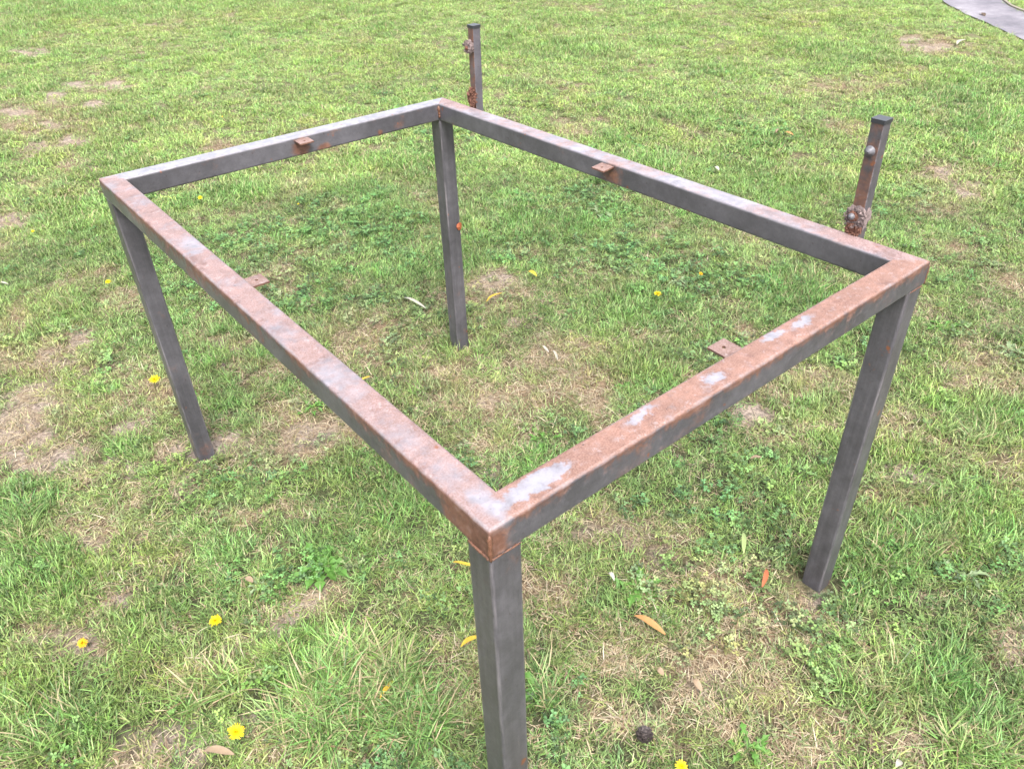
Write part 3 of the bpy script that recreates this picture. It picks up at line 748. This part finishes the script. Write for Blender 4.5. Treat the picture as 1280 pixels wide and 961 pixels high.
def dandelion(px, py, R, h, lb, mat=None, tilt=0.0):
    top = at(px, py, h); x, y = top[0]-U(-.01, .01), top[1]+U(0, .015)
    z0 = gz(x, y); e = empty('dandelion', (x, y, z0)); tag(e, lb, 'dandelion', 'yellow dandelion flowers scattered over the lawn')
    hx, hy, hz = top[0]-x, top[1]-y, h-z0
    V = []; F = []; K = 6; S = 5
    for i in range(S+1):
        u = i/S; c = (hx*u*u, hy*u*u, hz*u-.004*(1-u))
        for k in range(K): V.append((c[0]+.0011*math.cos(k*1.047), c[1]+.0011*math.sin(k*1.047), c[2]))
        if i:
            for k in range(K): F.append(((i-1)*K+k, (i-1)*K+(k+1) % K, i*K+(k+1) % K, i*K+k))
    mesh_obj('stem', V, F, M_STEM, e)
    V = []; F = []; ax = Vector((U(-.25, .25)-.15, U(-.25, .25)-.2, 1)).normalized(); q = ax.to_track_quat('Z', 'Y')
    for ringi, (n, r0, r1, el) in enumerate(((26, .15, 1.0, .15), (26, .12, .9, .4), (22, .08, .72, .75), (16, 0, .5, 1.15))):
        for k in range(n):
            a = 6.283*k/n+U(-.1, .1)+ringi*.3; L = R*r1*U(.72, 1.12); wd = R*.062*U(.8, 1.25); ee = el+U(-.15, .2)
            b0 = len(V); d = Vector((math.cos(a)*math.cos(ee), math.sin(a)*math.cos(ee), math.sin(ee))); s_ = Vector((-math.sin(a), math.cos(a), 0))
            for u, ww in ((0, .5), (.55, 1), (.95, .9)):
                p = d*(L*u)+Vector((0, 0, -.18*L*u*u))
                V += [p-s_*wd*ww+Vector((0, 0, .0)), p+s_*wd*ww]
            F += [(b0, b0+1, b0+3, b0+2), (b0+2, b0+3, b0+5, b0+4)]
    V = [q @ v+Vector((hx, hy, hz)) for v in V]
    mesh_obj('flower_head', V, F, mat or M_PETAL, e)
    V = []; F = []
    for i, (zz, rr_) in enumerate(((-.006, .0015), (-.003, .0038), (0.0005, .0042))):
        for k in range(8): V.append(q @ Vector((rr_*math.cos(k*.785), rr_*math.sin(k*.785), zz))+Vector((hx, hy, hz)))
        if i:
            for k in range(8): F.append(((i-1)*8+k, (i-1)*8+(k+1) % 8, i*8+(k+1) % 8, i*8+k))
    mesh_obj('calyx', V, F, M_STEM, e)
dandelion(193, 474, .019, .05, 'large yellow dandelion flower just left of the left leg')
dandelion(269, 775, .0155, .05, 'yellow dandelion flower between the left leg and the lower left bare soil')
dandelion(103, 803, .013, .04, 'orange-yellow dandelion flower standing over a bare patch at lower left', M_PETALO)
dandelion(295, 914, .0175, .05, 'yellow dandelion flower nearest the bottom edge at lower left')
dandelion(822, 367, .0165, .05, 'yellow dandelion flower seen inside the frame beside a pale rosette')
dandelion(135, 352, .0125, .05, 'small yellow dandelion flower left of the upper part of the left leg')
dandelion(250, 247, .0125, .04, 'small yellow dandelion flower just below the back left rail')
dandelion(876, 342, .010, .04, 'tiny orange-yellow flower under the long far rail', M_PETALO)
dandelion(852, 957, .013, .04, 'yellow dandelion flower cut by the bottom edge right of the front leg')
dandelion(41, 289, .0085, .03, 'tiny yellow flower near the left edge below the pale bare spots')
dandelion(373, 255, .007, .03, 'tiny yellow flower inside the frame beyond the long near rail')
dandelion(278, 146, .008, .03, 'tiny yellow flower on the lawn beyond the back left rail')

# ------------------------------------------------------------------ weed rosettes
def rosette(px, py, R, n, lb, mat, lift=.5):
    g_ = at(px, py); z0 = gz(g_[0], g_[1]); e = empty('weed', (g_[0], g_[1], z0+.002)); tag(e, lb, 'weed', 'leafy weed rosettes in the lawn')
    a0 = U(0, 6.28)
    for k in range(n):
        a = a0+6.283*k/n+U(-.4, .4); L = R*U(.55, 1.1); S = 9; V = []; F = []; el = U(.25, .9)*lift; wd = L*U(.13, .2)
        for i in range(S+1):
            u = i/S; ww = wd*(.25+1.0*u*(1-u**3)*1.5)*(1 if i % 2 else .45) if i < S else .0006
            r_ = L*u*math.cos(el*(1-u)); z = L*(math.sin(el)*u-.55*math.sin(el)*u*u*1.2)+.006*math.sin(6*u+k)
            c = Vector((r_*math.cos(a), r_*math.sin(a), z)); s_ = Vector((-math.sin(a), math.cos(a), 0))
            V += [c-s_*ww+Vector((0, 0, ww*.5)), c, c+s_*ww+Vector((0, 0, ww*.5))]
            if i:
                b = (i-1)*3
                F += [(b, b+1, b+4, b+3), (b+1, b+2, b+5, b+4)]
        mesh_obj('leaf', V, F, mat, e)
for a in ((405, 712, .085, 24, 'bright green leafy rosette beneath the long near rail', M_LEAFG), (638, 258, .075, 9, 'pale grey-green rosette just right of the far leg', M_LEAFP),
          (749, 266, .09, 10, 'pale spreading rosette below the long far rail', M_LEAFP), (848, 353, .06, 9, 'pale rosette beside the dandelion inside the frame', M_LEAFP),
          (1178, 412, .07, 10, 'rosette on the open lawn right of the right corner of the frame', M_LEAFG), (1262, 442, .07, 8, 'pale rosette at the right edge of the picture', M_LEAFP),
          (392, 513, .06, 9, 'small bright rosette inside the frame just beyond the long near rail', M_LEAFG), (247, 500, .045, 8, 'small rosette right of the left leg', M_LEAFG),
          (363, 215, .06, 8, 'yellow-green rosette below the plate of the back left rail', M_LEAFG), (785, 484, .05, 10, 'vivid green rosette left of the front rail', M_LEAFG),
          (680, 548, .06, 11, 'broad green rosette in the angle of the near corner', M_LEAFG), (795, 735, .065, 11, 'green rosette left of the orange curled leaf', M_LEAFG),
          (676, 868, .06, 6, 'broad upright leaves against the front leg', M_LEAFG), (935, 936, .055, 10, 'green rosette at the bottom edge right of centre', M_LEAFG),
          (220, 950, .03, 4, 'tiny pale weed at the lower left edge', M_LEAFP), (60, 905, .05, 8, 'pale green rosette in the lower left corner', M_LEAFP),
          (1205, 722, .06, 9, 'pale rosette on the lawn right of the right leg', M_LEAFP), (725, 222, .03, 5, 'tiny weed under the far rail', M_LEAFP),
          (838, 203, .06, 8, 'pale tuft of broad blades behind the long far rail', M_LEAFP), (330, 735, .045, 9, 'blue-green weed left of the bare reddish patch', M_LEAFP)):
    rosette(*a)

# ------------------------------------------------------------------ fallen leaves and litter
M_L = {'white': tissue('bleached_leaf', (.34, .32, .27)), 'yellow': tissue('yellow_leaf', (.42, .29, .035)), 'orange': tissue('orange_leaf', (.36, .18, .07)),
       'tan': tissue('tan_leaf', (.25, .18, .12)), 'green': tissue('pale_green_leaf', (.24, .30, .12)), 'red': tissue('orange_red_leaf', (.33, .10, .045)), 'brown': tissue('brown_leaf', (.09, .06, .04))}
def fallen_leaf(x1, y1, x2, y2, wd, col, lb, h=.033, curl=.006, cat='leaf'):
    a = at(x1, y1, h); b = at(x2, y2, h); d = b-a; L = np.linalg.norm(d[:2]); d2 = d/L; s_ = np.array([-d2[1], d2[0], 0]); S = 8; V = []; F = []
    sw = U(-.08, .08)
    for i in range(S+1):
        u = i/S; ww = wd*.5*math.sin(math.pi*min(1, u*.92+.04))**.8; c = d*(u-.5)+s_*L*sw*math.sin(math.pi*u)
        z = curl*math.sin(math.pi*u*1.3)+.001*math.sin(9*u)
        for t_, zz in ((-1, .18), (0, 0), (1, .3)): V.append((c[0]+s_[0]*ww*t_, c[1]+s_[1]*ww*t_, z+abs(zz)*ww))
        if i: F += [((i-1)*3, (i-1)*3+1, i*3+1, i*3), ((i-1)*3+1, (i-1)*3+2, i*3+2, i*3+1)]
    o = mesh_obj('fallen_leaf', V, F, M_L[col], None, True, tuple((a+b)/2)); tag(o, lb, cat, 'fallen leaves lying on the grass')
    return o
fallen_leaf(505, 372, 532, 384, .014, 'white', 'bleached white narrow leaf on the grass left of the far leg')
fallen_leaf(608, 377, 628, 365, .011, 'yellow', 'slim yellow leaf just right of the far leg')
fallen_leaf(793, 769, 832, 791, .017, 'orange', 'curled orange-tan leaf between the front and right legs')
fallen_leaf(566, 702, 600, 706, .009, 'yellow', 'thin yellow leaf poking out left of the top of the front leg')
fallen_leaf(576, 808, 600, 793, .012, 'yellow', 'yellow leaf touching the left side of the front leg')
fallen_leaf(475, 872, 492, 848, .010, 'yellow', 'yellow leaf in the tall grass left of the front leg')
fallen_leaf(929, 665, 930, 690, .012, 'green', 'pale green leaf lying left of the right leg')
fallen_leaf(958, 711, 953, 732, .012, 'red', 'small orange-red leaf left of the foot of the right leg')
fallen_leaf(938, 573, 953, 570, .012, 'tan', 'small beige leaf below the front rail')
fallen_leaf(866, 848, 878, 862, .014, 'tan', 'small tan leaf lying in dry grass below the right leg')
fallen_leaf(451, 477, 463, 469, .010, 'yellow', 'yellow leaf showing past the edge of the long near rail')
fallen_leaf(659, 340, 671, 344, .018, 'yellow', 'small round yellow leaf inside the frame right of the far leg')
fallen_leaf(980, 166, 992, 168, .022, 'orange', 'small orange leaf on the lawn left of the capped post')
fallen_leaf(678, 432, 686, 440, .010, 'white', 'tiny whitish leaf scrap in the pale dry patch, left one', curl=.002)
fallen_leaf(691, 438, 697, 449, .008, 'white', 'tiny whitish leaf scrap in the pale dry patch, right one', curl=.002)
fallen_leaf(1196, 56, 1208, 49, .03, 'white', 'whitish leaf near the path at upper right')
fallen_leaf(306, 722, 316, 727, .014, 'tan', 'pinkish tan leaf scrap below the long near rail', curl=.002)
fallen_leaf(0, 354, 10, 354, .010, 'white', 'pale leaf at the left edge')
fallen_leaf(760, 716, 768, 724, .010, 'white', 'small whitish leaf above the green rosette near the curled leaf')
fallen_leaf(1224, 17, 1231, 20, .04, 'brown', 'dark leaf lying on the path', h=.01)
fallen_leaf(893, 209, 899, 212, .02, 'white', 'small pale leaf scrap beyond the long far rail')
fallen_leaf(975, 162, 970, 165, .014, 'tan', 'tiny tan scrap beside the small orange leaf on the far lawn')
fallen_leaf(255, 938, 292, 941, .016, 'tan', 'dry greyish leaf next to the lowest dandelion')
fallen_leaf(1120, 958, 1126, 948, .012, 'white', 'white leaf scrap at the bottom edge towards the right')
fallen_leaf(821, 836, 830, 842, .014, 'tan', 'tan curled leaf scrap above the dark cone')
# the orange leaf stuck to the far leg
yl = C_[1]-W-.001
V = []; F = []
P0 = np.array([C_[0]-.012, yl-.003, .47])
pts = [(0, -.013), (.007, -.009), (.012, -.001), (.010, .008), (.002, .013), (-.006, .007), (-.008, -.003), (-.004, -.009)]
V = [P0+(0, -.004, 0)]+[P0+np.array([a*1.15, -.003*math.sin(a*400), b*1.1]) for a, b in pts]; F = [(0, i+1, (i+1) % 8+1) for i in range(8)]
o = mesh_obj('stuck_leaf', V, F, M_L['red']); tag(o, 'orange-red scrap of leaf stuck to the far leg', 'leaf')

def cone():
    g_ = at(806, 917, .02); M_C = plain('dark_cone', (.035, .026, .024), .7, 150, .4, .6)
    e = empty('pine_cone', (g_[0], g_[1], .006)); tag(e, 'small dark pine cone lying in the grass right of the front leg', 'pine cone')
    bl = blob('core', (0, 0, .014), (.010, .010, .013), M_C, e, 3, .1, 2)
    for k in range(34):
        a = k*2.4; u = k/34; z = .002+.025*u; r = .0165*math.sin(math.pi*(.2+.72*u)); s_ = .0062
        c = Vector((r*math.cos(a), r*math.sin(a), z)); t_ = Vector((-math.sin(a), math.cos(a), 0)); n_ = Vector((math.cos(a), math.sin(a), .5))
        V = [c-n_*.008, c-t_*s_-n_*.001, c+n_*.002+Vector((0, 0, .002)), c+t_*s_-n_*.001, c+n_*.001-Vector((0, 0, .0025))]
        mesh_obj('scale', V, [(0, 1, 2), (0, 2, 3), (1, 4, 2), (2, 4, 3), (0, 4, 1), (0, 3, 4)], M_C, e)
cone()
o = blob('dropping', (0, 0, 0), (.011, .009, .009), plain('dark_crumb', (.06, .045, .035), .9), None, 31, .3); g_ = at(280, 457, .015); o.location = (g_[0], g_[1], .015)
o.name = 'soil_clod'; tag(o, 'small dark clod on dry grass right of the left leg', 'clod')
